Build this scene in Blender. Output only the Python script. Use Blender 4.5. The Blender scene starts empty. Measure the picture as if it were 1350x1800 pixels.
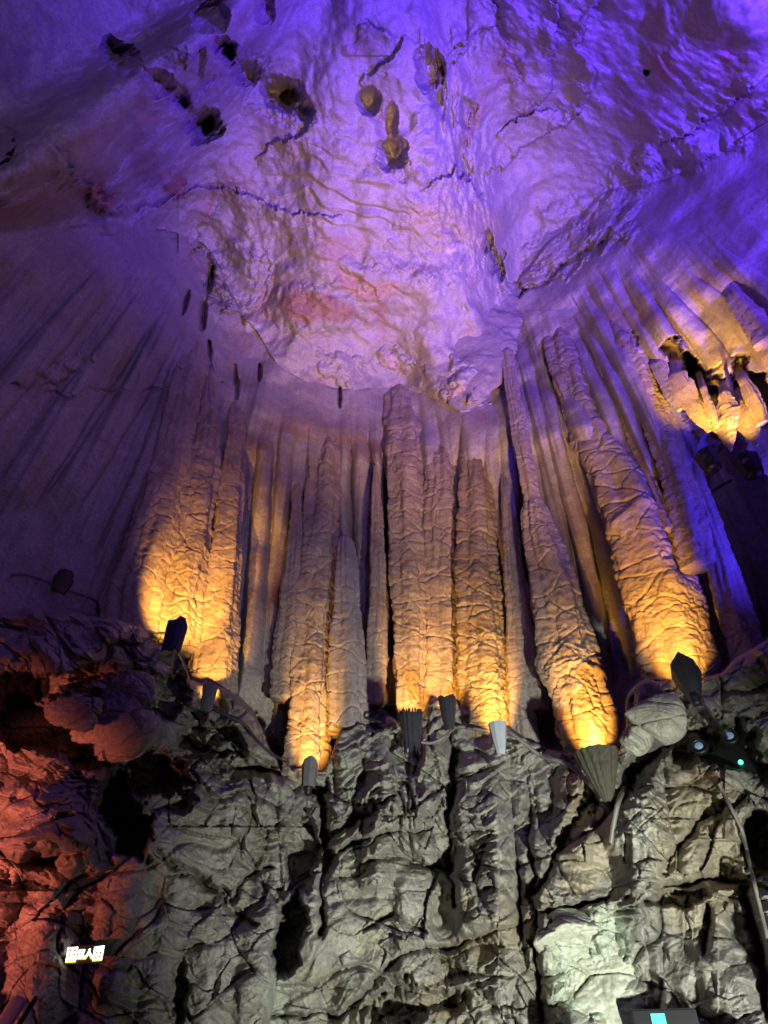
import bpy, math, random
import numpy as np
from mathutils import Vector

# ------------------------------------------------------------------ camera, world, big lights
S = bpy.context.scene
COL = S.collection
F = 1150.0; CX = 675.0; CY = 900.0; CAMZ = 1.6
PITCH = math.radians(45.0)
cam_d = bpy.data.cameras.new("camera"); cam = bpy.data.objects.new("camera", cam_d); COL.objects.link(cam)
cam.location = (0, 0, CAMZ); cam.rotation_euler = (math.pi / 2 + PITCH, 0, 0)
cam_d.sensor_fit = 'VERTICAL'; cam_d.sensor_height = 36.0; cam_d.lens = 36.0 * F / 1800.0
cam_d.clip_end = 500; cam_d.clip_start = 0.05
S.camera = cam

S.world = bpy.data.worlds.new("World"); S.world.use_nodes = True
bg = S.world.node_tree.nodes["Background"]
bg.inputs[0].default_value = (0.20, 0.15, 0.36, 1); bg.inputs[1].default_value = 0.028

S.view_settings.view_transform = 'Standard'; S.view_settings.look = 'None'
S.view_settings.exposure = 0.0; S.view_settings.gamma = 1.0
S.render.use_motion_blur = False
try:
    S.cycles.max_bounces = 4; S.cycles.diffuse_bounces = 2; S.cycles.glossy_bounces = 2
    S.cycles.use_denoising = True; S.cycles.sample_clamp_indirect = 4.0
except Exception: pass

def ray(px, py):
    """unit direction of a sight line of the chamber survey (photo coordinates)"""
    x = (px - CX) / F; u = (CY - py) / F
    c = math.cos(PITCH); s = math.sin(PITCH)
    dx = x; dy = c - s * u; dz = s + c * u
    n = np.sqrt(dx * dx + dy * dy + dz * dz)
    return dx / n, dy / n, dz / n

def aim(o, tgt):
    d = Vector(tgt) - o.location
    o.rotation_euler = d.to_track_quat('-Z', 'Y').to_euler()

def spot(name, loc, tgt, col, watts, deg, blend=0.5, rad=0.05):
    l = bpy.data.lights.new(name, 'SPOT'); l.energy = watts; l.color = col
    l.spot_size = math.radians(deg); l.spot_blend = blend; l.shadow_soft_size = rad
    o = bpy.data.objects.new(name, l); COL.objects.link(o); o.location = loc; aim(o, tgt)
    return o

BLUE = (0.10, 0.03, 1.0); VIOLET = (0.42, 0.26, 0.95); AMBER = (1.0, 0.47, 0.075)
def soften(o, mode='Linear', smooth=0.3):
    """beam optics: slower fall-off along the beam"""
    l = o.data; l.use_nodes = True; nt = l.node_tree; e = nt.nodes['Emission']; f = nt.nodes.new('ShaderNodeLightFalloff')
    f.inputs['Strength'].default_value = 1.0; f.inputs['Smooth'].default_value = smooth; nt.links.new(f.outputs[mode], e.inputs['Strength']); return o
spot("blue_flood", (6.4, -0.8, 5.6), (4.9, 0.9, 15.5), BLUE, 20000, 104, 0.9, 0.25)
spot("violet_flood", (2.5, -5.0, 2.0), (-1.0, 3.6, 14.5), VIOLET, 2700, 84, 1.0, 0.3)
spot("warm_ceiling_fill", (2.4, 3.6, 2.2), (0.9, 6.9, 14.6), (1.0, 0.58, 0.32), 9000, 47, 1.0, 0.25)  # added unseen fill, standing in for uplight spill on the ceiling
spot("hollow_blue_flood", (5.8, 4.5, 6.3), (5.8, 6.6, 8.4), (0.06, 0.03, 1.0), 1100, 90, 0.8, 0.1)
spot("white_floor_flood", (2.6, 1.8, 0.35), (1.5, 7.3, 3.0), (0.94, 0.97, 0.83), 3400, 66, 0.9, 0.08)
spot("red_flood", (-3.1, 1.3, 1.1), (-4.3, 4.9, 2.5), (1.0, 0.19, 0.13), 5200, 54, .9, 0.08)

# ------------------------------------------------------------------ noise
rs = np.random.RandomState(7)
_perm = rs.permutation(256).astype(np.int32); PERM = np.concatenate([_perm, _perm, _perm[:8]])
_g = rs.normal(size=(256, 3)); _g /= np.linalg.norm(_g, axis=1)[:, None]
GX, GY, GZ = [np.ascontiguousarray(_g[:, k]).astype(np.float32) for k in range(3)]
RND = rs.rand(256, 3).astype(np.float32)

def perlin(x, y, z):
    x = np.asarray(x, np.float32); y = np.asarray(y, np.float32); z = np.asarray(z, np.float32)
    fx = np.floor(x); fy = np.floor(y); fz = np.floor(z)
    xi = fx.astype(np.int32) & 255; yi = fy.astype(np.int32) & 255; zi = fz.astype(np.int32) & 255
    x = x - fx; y = y - fy; z = z - fz
    u = x * x * x * (x * (x * 6 - 15) + 10); v = y * y * y * (y * (y * 6 - 15) + 10); w = z * z * z * (z * (z * 6 - 15) + 10)
    out = None
    a = [PERM[xi], PERM[xi + 1]]
    res = []
    for i in (0, 1):
        b = [PERM[a[i] + yi], PERM[a[i] + yi + 1]]
        for j in (0, 1):
            for k in (0, 1):
                h = PERM[b[j] + zi + k]
                res.append(GX[h] * (x - i) + GY[h] * (y - j) + GZ[h] * (z - k))
    def L(p, q, t): return p + (q - p) * t
    x0 = L(L(res[0], res[1], w), L(res[2], res[3], w), v)
    x1 = L(L(res[4], res[5], w), L(res[6], res[7], w), v)
    return L(x0, x1, u) * 1.6

def fbm(P, f, octv=4, gain=0.5, sz=1.0, off=0.0):
    r = 0; a = 1.0
    for i in range(octv):
        r = r + a * perlin(P[0] * f + off, P[1] * f + off * 1.7, P[2] * f * sz + off * 0.3); f *= 2.03; a *= gain; off += 11.3
    return r

def worley(P, f, sz=1.0, off=0.0):
    x = (P[0] * f + off).astype(np.float32); y = (P[1] * f + off).astype(np.float32); z = (P[2] * f * sz + off).astype(np.float32)
    fx = np.floor(x); fy = np.floor(y); fz = np.floor(z)
    xi = fx.astype(np.int32); yi = fy.astype(np.int32); zi = fz.astype(np.int32)
    x = x - fx; y = y - fy; z = z - fz
    F1 = np.full(x.shape, 9.0, np.float32); F2 = F1.copy(); ID = np.zeros(x.shape, np.float32)
    for i in (-1, 0, 1):
        a = PERM[(xi + i) & 255]
        for j in (-1, 0, 1):
            b = PERM[a + ((yi + j) & 255)]
            for k in (-1, 0, 1):
                h = PERM[b + ((zi + k) & 255)]
                d = (RND[h, 0] + i - x) ** 2 + (RND[h, 1] + j - y) ** 2 + (RND[h, 2] + k - z) ** 2
                m = d < F1
                F2 = np.where(m, F1, np.minimum(F2, d)); ID = np.where(m, RND[(h * 7 + 3) & 255, 0], ID); F1 = np.where(m, d, F1)
    return np.sqrt(F1), np.sqrt(F2), ID

def sstep(a, b, x):
    t = np.clip((x - a) / (b - a), 0, 1); return t * t * (3 - 2 * t)

def crust(P, off=0.0):
    """crumpled calcite crust, about -1..1, scale ~10 cm"""
    w1 = perlin(P[0] * 3.1 + off, P[1] * 3.1, P[2] * 3.1); w2 = perlin(P[0] * 3.3, P[1] * 3.3 + 9 + off, P[2] * 3.3)
    Q = (P[0] + 0.10 * w1, P[1] + 0.10 * w2, P[2] + 0.11 * (w1 - w2))
    a = np.abs(perlin(Q[0] * 8.5, Q[1] * 8.5, Q[2] * 13 + off))
    b = np.abs(perlin(Q[0] * 18 + 5, Q[1] * 18, Q[2] * 24 + off))
    c = np.abs(perlin(Q[0] * 36 + 5, Q[1] * 36, Q[2] * 42 + off))
    return 0.75 * np.minimum(a, 0.4) * 2 + 0.8 * np.minimum(b, .4) + 0.5 * c + .25 * perlin(Q[0] * 2.6, Q[1] * 2.6, Q[2] * 3.2 + off) - 0.75

# ------------------------------------------------------------------ materials
def mat_rock(name, base, dark, pale, rough=0.75, bump=0.5, scale=1.0, stain=(0.30, 0.17, 0.09), tint=False, wet=0.0):
    m = bpy.data.materials.new(name); m.use_nodes = True; nt = m.node_tree; N = nt.nodes; Lk = nt.links
    b = N["Principled BSDF"]
    tc = N.new('ShaderNodeTexCoord')
    def noise(sc, det, rg=0.6, dist=0.0):
        n = N.new('ShaderNodeTexNoise'); n.inputs['Scale'].default_value = sc * scale; n.inputs['Detail'].default_value = det
        n.inputs['Roughness'].default_value = rg; n.inputs['Distortion'].default_value = dist
        Lk.new(tc.outputs['Object'], n.inputs['Vector']); return n
    def ramp(src, p0, p1):
        r = N.new('ShaderNodeMapRange'); r.inputs[1].default_value = p0; r.inputs[2].default_value = p1
        Lk.new(src, r.inputs[0]); return r.outputs[0]
    def mix(f, a, c):
        x = N.new('ShaderNodeMix'); x.data_type = 'RGBA'
        Lk.new(f, x.inputs[0])
        for s, v in ((6, a), (7, c)):
            if isinstance(v, tuple): x.inputs[s].default_value = (*v, 1)
            else: Lk.new(v, x.inputs[s])
        return x.outputs[2]
    n1 = noise(0.8, 6, 0.65, 0.6); n2 = noise(3.5, 8, 0.7, 0.3); n3 = noise(0.45, 4, 0.6, 1.2); n4 = noise(26, 5, 0.7)
    c = mix(ramp(n1.outputs[0], 0.38, 0.62), dark, base)
    c = mix(ramp(n2.outputs[0], 0.50, 0.75), c, pale)
    c = mix(ramp(n3.outputs[0], 0.55, 0.75), c, stain)
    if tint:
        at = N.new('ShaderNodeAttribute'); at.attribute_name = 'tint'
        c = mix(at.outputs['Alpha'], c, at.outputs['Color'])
    c2 = N.new('ShaderNodeMix'); c2.data_type = 'RGBA'; c2.blend_type = 'MULTIPLY'; c2.inputs[0].default_value = 0.55
    Lk.new(c, c2.inputs[6]); Lk.new(ramp(n4.outputs[0], 0.15, 0.6), c2.inputs[7])
    Lk.new(c2.outputs[2], b.inputs['Base Color'])
    rr = N.new('ShaderNodeMapRange'); rr.inputs[1].default_value = 0.35; rr.inputs[2].default_value = 0.7
    rr.inputs[3].default_value = max(0.12, rough - 0.25 - wet); rr.inputs[4].default_value = min(1, rough + 0.15 - wet)
    Lk.new(n2.outputs[0], rr.inputs[0]); Lk.new(rr.outputs[0], b.inputs['Roughness'])
    b.inputs['Specular IOR Level'].default_value = 0.35 + wet
    nb = noise(9, 10, 0.72, 0.4); 
    bp = N.new('ShaderNodeBump'); bp.inputs['Strength'].default_value = bump; bp.inputs['Distance'].default_value = 0.05
    Lk.new(nb.outputs[0], bp.inputs['Height'])
    bp2 = N.new('ShaderNodeBump'); bp2.inputs['Strength'].default_value = bump * 0.7; bp2.inputs['Distance'].default_value = 0.012
    Lk.new(n4.outputs[0], bp2.inputs['Height']); Lk.new(bp.outputs[0], bp2.inputs['Normal'])
    Lk.new(bp2.outputs[0], b.inputs['Normal'])
    return m

def mat_plain(name, col, rough=0.5, metal=0.0, emit=None, estr=0.0, noise_amt=0.25):
    m = bpy.data.materials.new(name); m.use_nodes = True; nt = m.node_tree; N = nt.nodes; Lk = nt.links
    b = N["Principled BSDF"]; b.inputs['Roughness'].default_value = rough; b.inputs['Metallic'].default_value = metal
    n = N.new('ShaderNodeTexNoise'); n.inputs['Scale'].default_value = 12; n.inputs['Detail'].default_value = 6
    tc = N.new('ShaderNodeTexCoord'); Lk.new(tc.outputs['Object'], n.inputs['Vector'])
    x = N.new('ShaderNodeMix'); x.data_type = 'RGBA'; Lk.new(n.outputs[0], x.inputs[0])
    x.inputs[6].default_value = (*[c * (1 - noise_amt) for c in col], 1); x.inputs[7].default_value = (*[min(1, c * (1 + noise_amt)) for c in col], 1)
    Lk.new(x.outputs[2], b.inputs['Base Color'])
    if emit:
        b.inputs['Emission Color'].default_value = (*emit, 1); b.inputs['Emission Strength'].default_value = estr
    return m

M_ROCK = mat_rock('limestone', (0.34, 0.335, 0.30), (0.20, 0.195, 0.175), (0.48, 0.475, 0.42), stain=(0.30, 0.25, 0.18), tint=True, bump=0.6)
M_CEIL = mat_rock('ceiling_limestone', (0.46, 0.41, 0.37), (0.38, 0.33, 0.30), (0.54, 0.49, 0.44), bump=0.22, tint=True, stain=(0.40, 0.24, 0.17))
M_WALL = mat_rock('flowstone', (0.39, 0.34, 0.31), (0.30, 0.26, 0.235), (0.45, 0.40, 0.36), bump=0.3, tint=True)
M_ROCKB = mat_rock('boulder_limestone', (0.37, 0.36, 0.31), (0.23, 0.22, 0.19), (0.50, 0.49, 0.42), stain=(0.30, 0.25, 0.18), bump=0.5)
M_FLOW = mat_rock('smooth_flowstone', (0.38, 0.33, 0.30), (0.29, 0.25, 0.22), (0.44, 0.39, 0.35), bump=0.35)
M_COLM = mat_rock('calcite_crust', (0.42, 0.34, 0.26), (0.30, 0.235, 0.18), (0.52, 0.44, 0.34), bump=0.55, stain=(0.34, 0.22, 0.13))
M_WET = mat_rock('wet_calcite', (0.40, 0.31, 0.18), (0.25, 0.18, 0.10), (0.55, 0.46, 0.28), bump=0.7, wet=0.28)
M_PALE = mat_rock('pale_calcite', (0.50, 0.53, 0.44), (0.40, 0.42, 0.34), (0.62, 0.64, 0.55), bump=0.35, stain=(0.45, 0.38, 0.27))
M_BLACK = mat_plain('black_metal', (0.012, 0.012, 0.014), 0.45)
M_DARKPL = mat_plain('dark_plastic', (0.03, 0.032, 0.04), 0.5)
M_CABLE = mat_plain('grey_cable', (0.16, 0.15, 0.14), 0.5)
M_CABLEB = mat_plain('black_cable', (0.02, 0.02, 0.022), 0.5)
M_OLIVE = mat_plain('painted_shell', (0.05, 0.048, 0.032), 0.75, noise_amt=0.6)
M_GREY = mat_plain('grey_shell', (0.11, 0.115, 0.12), 0.6, noise_amt=0.3)
M_BLUEGREY = mat_plain('pale_shell', (0.38, 0.42, 0.48), 0.6, noise_amt=0.15)
M_LENS = mat_plain('lit_lens', (1, .9, .7), 0.2, emit=(1.0, 0.62, 0.22), estr=14)

# ------------------------------------------------------------------ mesh helpers
def np_mesh(name, co, faces, mat, parent=None, smooth=True, tint=None):
    me = bpy.data.meshes.new(name); n = len(co); m = len(faces); k = faces.shape[1]
    me.vertices.add(n); me.vertices.foreach_set('co', np.ascontiguousarray(co, np.float32).ravel())
    me.loops.add(m * k); me.loops.foreach_set('vertex_index', np.ascontiguousarray(faces, np.int32).ravel())
    me.polygons.add(m); me.polygons.foreach_set('loop_start', np.arange(0, m * k, k, dtype=np.int32))
    me.polygons.foreach_set('use_smooth', np.full(m, smooth, bool))
    me.update(calc_edges=True); me.validate()
    if tint is not None:
        a = me.color_attributes.new('tint', 'FLOAT_COLOR', 'POINT'); a.data.foreach_set('color', np.ascontiguousarray(tint, np.float32).ravel())
    me.materials.append(mat)
    o = bpy.data.objects.new(name, me); COL.objects.link(o)
    if parent: o.parent = parent
    return o

def tag(o, label=None, cat=None, group=None, kind=None):
    if label: o['label'] = label
    if cat: o['category'] = cat
    if group: o['group'] = group
    if kind: o['kind'] = kind
    return o

def empty(name, loc, label, cat, group=None, rz=0.0):
    o = bpy.data.objects.new(name, None); COL.objects.link(o); o.location = loc; o.rotation_euler = (0, 0, rz)
    return tag(o, label, cat, group)

# ------------------------------------------------------------------ the chamber: wall of revolution-like plan + domed ceiling
FINE = 1.7
def axis(lo, flo, fhi, hi):
    a = np.arange(flo, fhi + FINE, FINE)
    l = flo - np.cumsum(np.geomspace(4, 22, 40)); l = l[l > lo][::-1]
    h = fhi + FINE + np.cumsum(np.geomspace(4, 22, 60)); h = h[h < hi]
    return np.concatenate([l, a, h])
ax = axis(-560, -40, 1390, 1910); ay = axis(-330, -30, 1830, 2700)
PX, PY = np.meshgrid(ax, ay)
DX, DY, DZ = ray(PX, PY)
AZ = np.degrees(np.arctan2(DX, DY)); HD = np.sqrt(DX * DX + DY * DY) + 1e-6; EL = np.degrees(np.arctan2(DZ, HD))

def plan_radius(az):
    return np.interp(az, [-110, -80, -60, -45, -25, -8, 5, 20, 40, 60, 80, 110], [7.5, 7.4, 7.3, 7.6, 8.6, 9.3, 9.4, 9.0, 8.3, 8.0, 7.8, 8])
_jp = np.array([(-400, 500), (-100, 400), (60, 370), (200, 375), (350, 420), (450, 560), (520, 630), (600, 665), (700, 640), (760, 680), (815, 715), (850, 690), (872, 560), (900, 505),
                (950, 450), (1050, 350), (1200, 275), (1350, 200), (1700, 40)], float)
_jx, _jy, _jz = ray(_jp[:, 0], _jp[:, 1]); JAZ = np.degrees(np.arctan2(_jx, _jy)); JEL = np.degrees(np.arctan2(_jz, np.hypot(_jx, _jy)))
_ga = np.linspace(-181, 181, 1449); _k = np.exp(-(np.arange(-24, 25) / 9.0) ** 2); _k /= _k.sum()
_ge = np.convolve(np.pad(np.interp(_ga, JAZ, JEL), 24, 'edge'), _k, 'valid')
_ge2 = np.convolve(np.pad(_ge, 24 * 4, 'edge'), np.repeat(_k, 4)[:193] / np.repeat(_k, 4)[:193].sum(), 'valid')
ELJ = np.interp(AZ, _ga, _ge)
RW = plan_radius(AZ)
_ge2 = _ge2[:len(_ga)]; _far = sstep(-2, 6, EL - ELJ); HJ = plan_radius(AZ) * np.tan(np.radians(ELJ * (1 - _far) + _far * np.interp(AZ, _ga, _ge2)))
H = HJ + (14.6 - HJ) * sstep(0, 34, EL - ELJ)
LEDGE = np.array([(-600, 900), (-200, 1010), (0, 1075), (120, 1075), (230, 1095), (300, 1112), (335, 1190), (400, 1215), (440, 1250), (490, 1345), (575, 1347), (600, 1285), (660, 1245), (700, 1258), (745, 1252), (760, 1225),
                  (805, 1228), (850, 1270), (893, 1274), (930, 1300), (985, 1318), (1085, 1316), (1105, 1220), (1140, 1185), (1200, 1195), (1260, 1180), (1350, 1120), (1700, 1000), (2000, 900)], float)
_q = [DX * 9, DY * 9, DZ * 9]
RW = RW + .28 * fbm(_q, .45, 3, off=3)
ELJ0 = ELJ
HJ = HJ + 0.9 * fbm(_q, .35, 4, off=17)
H = HJ + (14.6 - HJ) * sstep(0, 34, EL - ELJ)
tw = RW / HD; tc_ = H / np.maximum(DZ, 0.02)
k = 0.22
k = 0.6; _m = np.minimum(tw, tc_); t0 = _m - k * np.log(np.exp(-np.clip((tw - _m) / k, 0, 40)) + np.exp(-np.clip((tc_ - _m) / k, 0, 40)))
P0 = [DX * t0, DY * t0, DZ * t0 + CAMZ]
isceil = tc_ < tw

wx = perlin(P0[0] * 0.9, P0[1] * 0.9, P0[2] * 0.9) * 14 + perlin(P0[0] * 3, P0[1] * 3, P0[2] * 3) * 6
wy = perlin(P0[0] * 0.9 + 40, P0[1] * 0.9, P0[2] * 0.9) * 14 + perlin(P0[0] * 3 + 40, P0[1] * 3, P0[2] * 3) * 6
hx = fbm(P0, 2.2, 4, .6, off=61) * 13; hy = fbm(P0, 2.2, 4, .6, off=83) * 13
XW = PX + wx * 0.6; YW = PY + wy * 0.6
ledge_y = np.interp(XW, LEDGE[:, 0], LEDGE[:, 1]) + 5 * perlin(P0[0] * 5, P0[1] * 5, P0[2] * 0.5)
below = PY - ledge_y                                # >0: lower wall
LOW = sstep(-6, 8, below)

def win(x0, x1, y0, y1, m=40):
    i0, i1 = np.searchsorted(ax, (x0 - m, x1 + m)); j0, j1 = np.searchsorted(ay, (y0 - m, y1 + m))
    return slice(j0, j1), slice(i0, i1)

def seg_field(pts, sl, X, Y):
    """distance to polyline and the parameter along it (0..1)"""
    pts = np.asarray(pts, float); L = np.hypot(*(pts[1:, :2] - pts[:-1, :2]).T); cum = np.concatenate([[0], np.cumsum(L)])
    best = np.full(X.shape, 1e9); par = np.zeros(X.shape); side = np.zeros(X.shape)
    for i in range(len(pts) - 1):
        ax_, ay_ = pts[i, :2]; bx, by = pts[i + 1, :2]; vx, vy = bx - ax_, by - ay_
        t = np.clip(((X - ax_) * vx + (Y - ay_) * vy) / (vx * vx + vy * vy + 1e-9), 0, 1)
        d = np.hypot(X - ax_ - t * vx, Y - ay_ - t * vy); m = d < best
        side = np.where(m, np.sign(vx * (Y - ay_) - vy * (X - ax_)), side); best = np.where(m, d, best); par = np.where(m, (cum[i] + t * L[i]) / cum[-1], par)
    return best, par, side

Dsp = np.zeros_like(PX)                             # relief towards the middle of the chamber, metres
MOD = fbm(P0, 1.6, 2, off=47)
def groove(pts, w, depth, sharp=1.0, warp=1.0, lip=0.0):
    p = np.asarray(pts, float); sl = win(p[:, 0].min(), p[:, 0].max(), p[:, 1].min(), p[:, 1].max(), 3 * w + 20)
    X = PX[sl] + (wx[sl] * 0.5 + hx[sl] * .9) * warp; Y = PY[sl] + (wy[sl] * 0.5 + hy[sl] * .9) * warp
    d, s, sd = seg_field(p, sl, X, Y)
    ww = w * (0.35 + 0.65 * np.sin(np.pi * np.clip(s, 0.04, 0.96)) ** 0.5) * (1 + .5 * MOD[sl])
    ends = np.sin(np.pi * np.clip(s, 0, 1)) ** .5
    Dsp[sl] -= depth * np.exp(-(d / np.maximum(ww, 1)) ** (2 * sharp)) * np.clip(.8 + .9 * MOD[sl], .1, 1.3)
    if lip: Dsp[sl] += lip * ends * np.exp(-d / (5 * w)) * sstep(-1.5, 1.5, sd * d)
def rib(pts, h, warp=0.5, pw=0.5):
    """pts (x, y, halfwidth)"""
    p = np.asarray(pts, float); mw = p[:, 2].max(); sl = win(p[:, 0].min(), p[:, 0].max(), p[:, 1].min(), p[:, 1].max(), mw + 30)
    X = PX[sl] + wx[sl] * 0.4 * warp; Y = PY[sl] + wy[sl] * 0.2 * warp
    d, s, sd = seg_field(p, sl, X, Y)
    L = np.concatenate([[0], np.cumsum(np.hypot(*(p[1:, :2] - p[:-1, :2]).T))]); L /= L[-1]
    w = np.interp(s, L, p[:, 2])
    q = np.clip(1 - (d / w) ** 2, 0, 1) ** pw
    fade = sstep(0, 0.12, s) * sstep(1.0, 0.75, s)
    RIB[sl] = np.maximum(RIB[sl], h * q * fade)
def blob(cx, cy, rx, ry, rot, h, p=2.0, edge=0.0, warp=1.0):
    m = max(rx, ry) * 1.6; sl = win(cx, cx, cy, cy, m + 30)
    kk = warp * min(1.0, .45 + min(rx, ry) / 60)
    X = PX[sl] + (wx[sl] * 0.6 + hx[sl] * 1.5) * kk - cx; Y = PY[sl] + (wy[sl] * 0.6 + hy[sl] * 1.5) * kk - cy
    c, s = math.cos(math.radians(rot)), math.sin(math.radians(rot))
    u = (X * c + Y * s) / rx; v = (-X * s + Y * c) / ry; r = np.sqrt(u * u + v * v)
    if edge > 0: Dsp[sl] += h * sstep(1 + edge, 1 - edge, r)
    else: Dsp[sl] += h * np.clip(1 - r ** p, 0, 1)

UP = (~isceil).astype(float)
uw = UP * (1 - LOW)                                  # upper wall weight
lw = UP * LOW
cw = isceil.astype(float)

# --- broad form
Dsp += 0.30 * fbm(P0, 0.35, 3)
Dsp -= .28 * uw * sstep(230, 330, PX) * sstep(1330, 1250, PX) * sstep(740, 1040, PY)
Dsp += lw * (1.0 + 0.0011 * np.clip(below, 0, 900) + 0.22 * fbm(P0, 0.9, 2, off=5))
# deep blue void on the right, and the far-left smooth wall
RIB = np.zeros_like(PX)
for p, h in (
    ([(10, 900, 40), (150, 690, 34), (300, 480, 24)], .22), ([(100, 900, 32), (230, 700, 26), (335, 500, 20)], .20), ([(-60, 760, 30), (90, 600, 30), (220, 450, 20)], .18),
    ([(180, 1000, 26), (270, 800, 22), (330, 600, 16)], .18), ([(440, 1250, 24), (452, 1000, 20), (470, 730, 13)], .26), ([(478, 1260, 22), (490, 1000, 18), (505, 720, 12)], .22),
    ([(545, 1200, 24), (555, 900, 20), (560, 690, 15)], .22), ([(595, 1250, 20), (600, 1000, 17), (603, 700, 12)], .26), ([(650, 1240, 24), (640, 950, 20), (628, 680, 14)], .28),
    ([(680, 1200, 14), (668, 930, 12), (655, 690, 9)], .2), ([(770, 1150, 24), (762, 900, 22), (745, 690, 16)], .24), ([(830, 1000, 28), (828, 850, 26), (835, 710, 20)], .34),
    ([(880, 1250, 26), (870, 960, 26), (862, 700, 16)], .34), ([(918, 1290, 26), (900, 1000, 24), (884, 700, 14)], .32), ([(980, 1160, 20), (940, 900, 20), (905, 640, 15)], .26),
    ([(1010, 1100, 16), (965, 850, 18), (920, 600, 14)], .24), ([(1070, 1170, 14), (1025, 960, 18), (985, 820, 17), (935, 560, 13)], .28), 
    ([(1130, 960, 30), (1050, 810, 26), (1000, 690, 22), (955, 570, 14)], .42), ([(1160, 950, 24), (1105, 820, 18), (1060, 700, 18), (985, 540, 14)], .45),
    ([(1180, 930, 20), (1135, 800, 15), (1085, 680, 17), (1010, 530, 15)], .45), ([(1215, 940, 22), (1165, 790, 18), (1120, 680, 24), (1050, 560, 20), (1000, 490, 14)], .50),
    ([(1130, 640, 20), (1080, 560, 22), (1030, 470, 16)], .30), ([(1180, 660, 20), (1110, 560, 20), (1050, 450, 14)], .28), ([(1250, 720, 26), (1180, 610, 24), (1090, 460, 14)], .35),
    ([(1310, 700, 26), (1230, 590, 22), (1130, 480, 14)], .32), ([(1370, 640, 26), (1300, 560, 22), (1190, 480, 14)], .30), ([(1400, 560, 22), (1320, 490, 20), (1240, 430, 12)], .2),
    ([(1270, 1080, 16), (1235, 940, 20), (1200, 800, 12)], .2), ([(1330, 1120, 18), (1290, 980, 22), (1240, 860, 12)], .25)):
    rib(p, h)
TOPF = sstep(-1.0, 9.0, ELJ - EL)
RGT = 1 - .65 * sstep(0, 60, (PX - 1075) * .74 - (PY - 430) * .67 * .62) * (PY < 900)
Dsp += RIB * uw * (.25 + .75 * TOPF) * RGT
RIB = np.zeros_like(PX)
for p, h in (([(618, 1400, 26), (612, 1330, 26), (606, 1290, 22)], .22), ([(660, 1580, 30), (672, 1420, 32), (668, 1290, 26)], .35), ([(765, 1520, 40), (762, 1420, 44), (758, 1290, 34)], .38),
             ([(860, 1660, 58), (850, 1450, 54), (845, 1290, 46)], .5), ([(950, 1720, 22), (930, 1500, 22), (905, 1290, 22)], .2), ([(535, 1640, 36), (530, 1500, 38), (525, 1390, 36)], .25),
             ([(1000, 1520, 40), (1010, 1420, 36), (1000, 1350, 26)], .25), ([(1120, 1800, 30), (1110, 1650, 26), (1100, 1580, 22)], .18), ([(60, 1180, 60), (200, 1130, 40), (300, 1150, 30)], .3)):
    rib(p, h)
Dsp += RIB * lw
# generic fine fluting on the upper wall (vertical in the world)
Dsp += uw * TOPF * RGT * (0.10 * perlin(AZ * 0.55, P0[2] * 0.10, 0 * AZ + 3) + 0.035 * perlin(AZ * 1.6, P0[2] * 0.2, 0 * AZ + 8))
# --- deep right-hand void
def pit(cx, cy, rx, ry, rot, depth): blob(cx, cy, rx, ry, rot, -depth, edge=0.13, warp=0.8)
pit(1310, 950, 62, 190, -14, .75); pit(1232, 672, 18, 62, -24, 1.4); pit(1330, 690, 30, 60, -30, 1.0); pit(1200, 640, 40, 26, 50, .7)
pit(1265, 520 + 190, 60, 60, 0, 0.6)
# --- junction lip and the drapery tongue in the middle
groove([(855, 405), (868, 450), (885, 490), (905, 514)], 8, 0.7, lip=.25); groove([(1110, 585), (1120, 610)], 3, .2)
groove([(905, 514), (950, 500), (985, 465), (1060, 425), (1075, 400)], 4, 0.10, warp=.4, lip=-.22); blob(985, 440, 75, 45, -28, .28, 2); blob(1060, 400, 70, 35, -12, .2, 2)
blob(820, 665, 40, 55, 5, .35, 2); blob(695, 635, 36, 26, 15, .3, 2); blob(600, 640, 45, 30, 10, .2, 2); blob(420, 490, 60, 70, 20, .35, 2)
groove([(375, 470), (362, 520), (355, 575)], 5, .35, 1.2, .12); groove([(368, 600), (371, 665)], 3.5, .3, 1.2, .12); groove([(413, 640), (416, 700)], 3, .3, 1.2, .12)
groove([(332, 510), (321, 552)], 3, .3, 1.2, .12); groove([(456, 640), (456, 668)], 2.5, .25, 1.2, .12); groove([(598, 680), (597, 715)], 2.5, .25, 1.2, .12)
groove([(20, 678), (120, 688), (200, 693), (330, 680), (385, 665)], 3.5, .07)
for b in ((340, 650, 26, 16, -10, .2), (350, 690, 24, 20, 0, .15), (345, 735, 30, 22, 0, .12), (120, 640, 60, 20, -25, .15)): blob(*b)
# --- ceiling
lump = fbm(P0, 0.7, 4, off=20)
Dsp += cw * (0.24 * lump + 0.045 * fbm(P0, 3.2, 3, off=2))
bs = np.exp(-(((PX - 570) / 230) ** 2 + ((PY - 420) / 190) ** 2) ** 1.5)
ph = (PY - 0.22 * PX + 22 * perlin(P0[0] * .8, P0[1] * .8, 0 * AZ) + 16 * perlin(P0[0] * 2.2, P0[1] * 2.2, 0 * AZ + 5) + 40 * perlin(P0[0] * .35, P0[1] * .35, 0 * AZ + 15)) / 36.0
saw = ph - np.floor(ph); saw = np.minimum(saw / 0.78, (1 - saw) / 0.22)
Dsp += cw * bs * 0.11 * saw * (0.5 + 0.8 * np.clip(perlin(P0[0] * .9 + 7, P0[1] * .9, 0 * AZ) + .4, 0, 1))
for a in ([(385, 75), (430, 130), (500, 168), (545, 205)], [(190, 75), (230, 110), (285, 152), (330, 190), (362, 225)], [(645, 165), (670, 215), (695, 270), (705, 310)], [(755, 110), (775, 170), (800, 230), (820, 300)]):
    groove(a, 17, .38, warp=.7)
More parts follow.
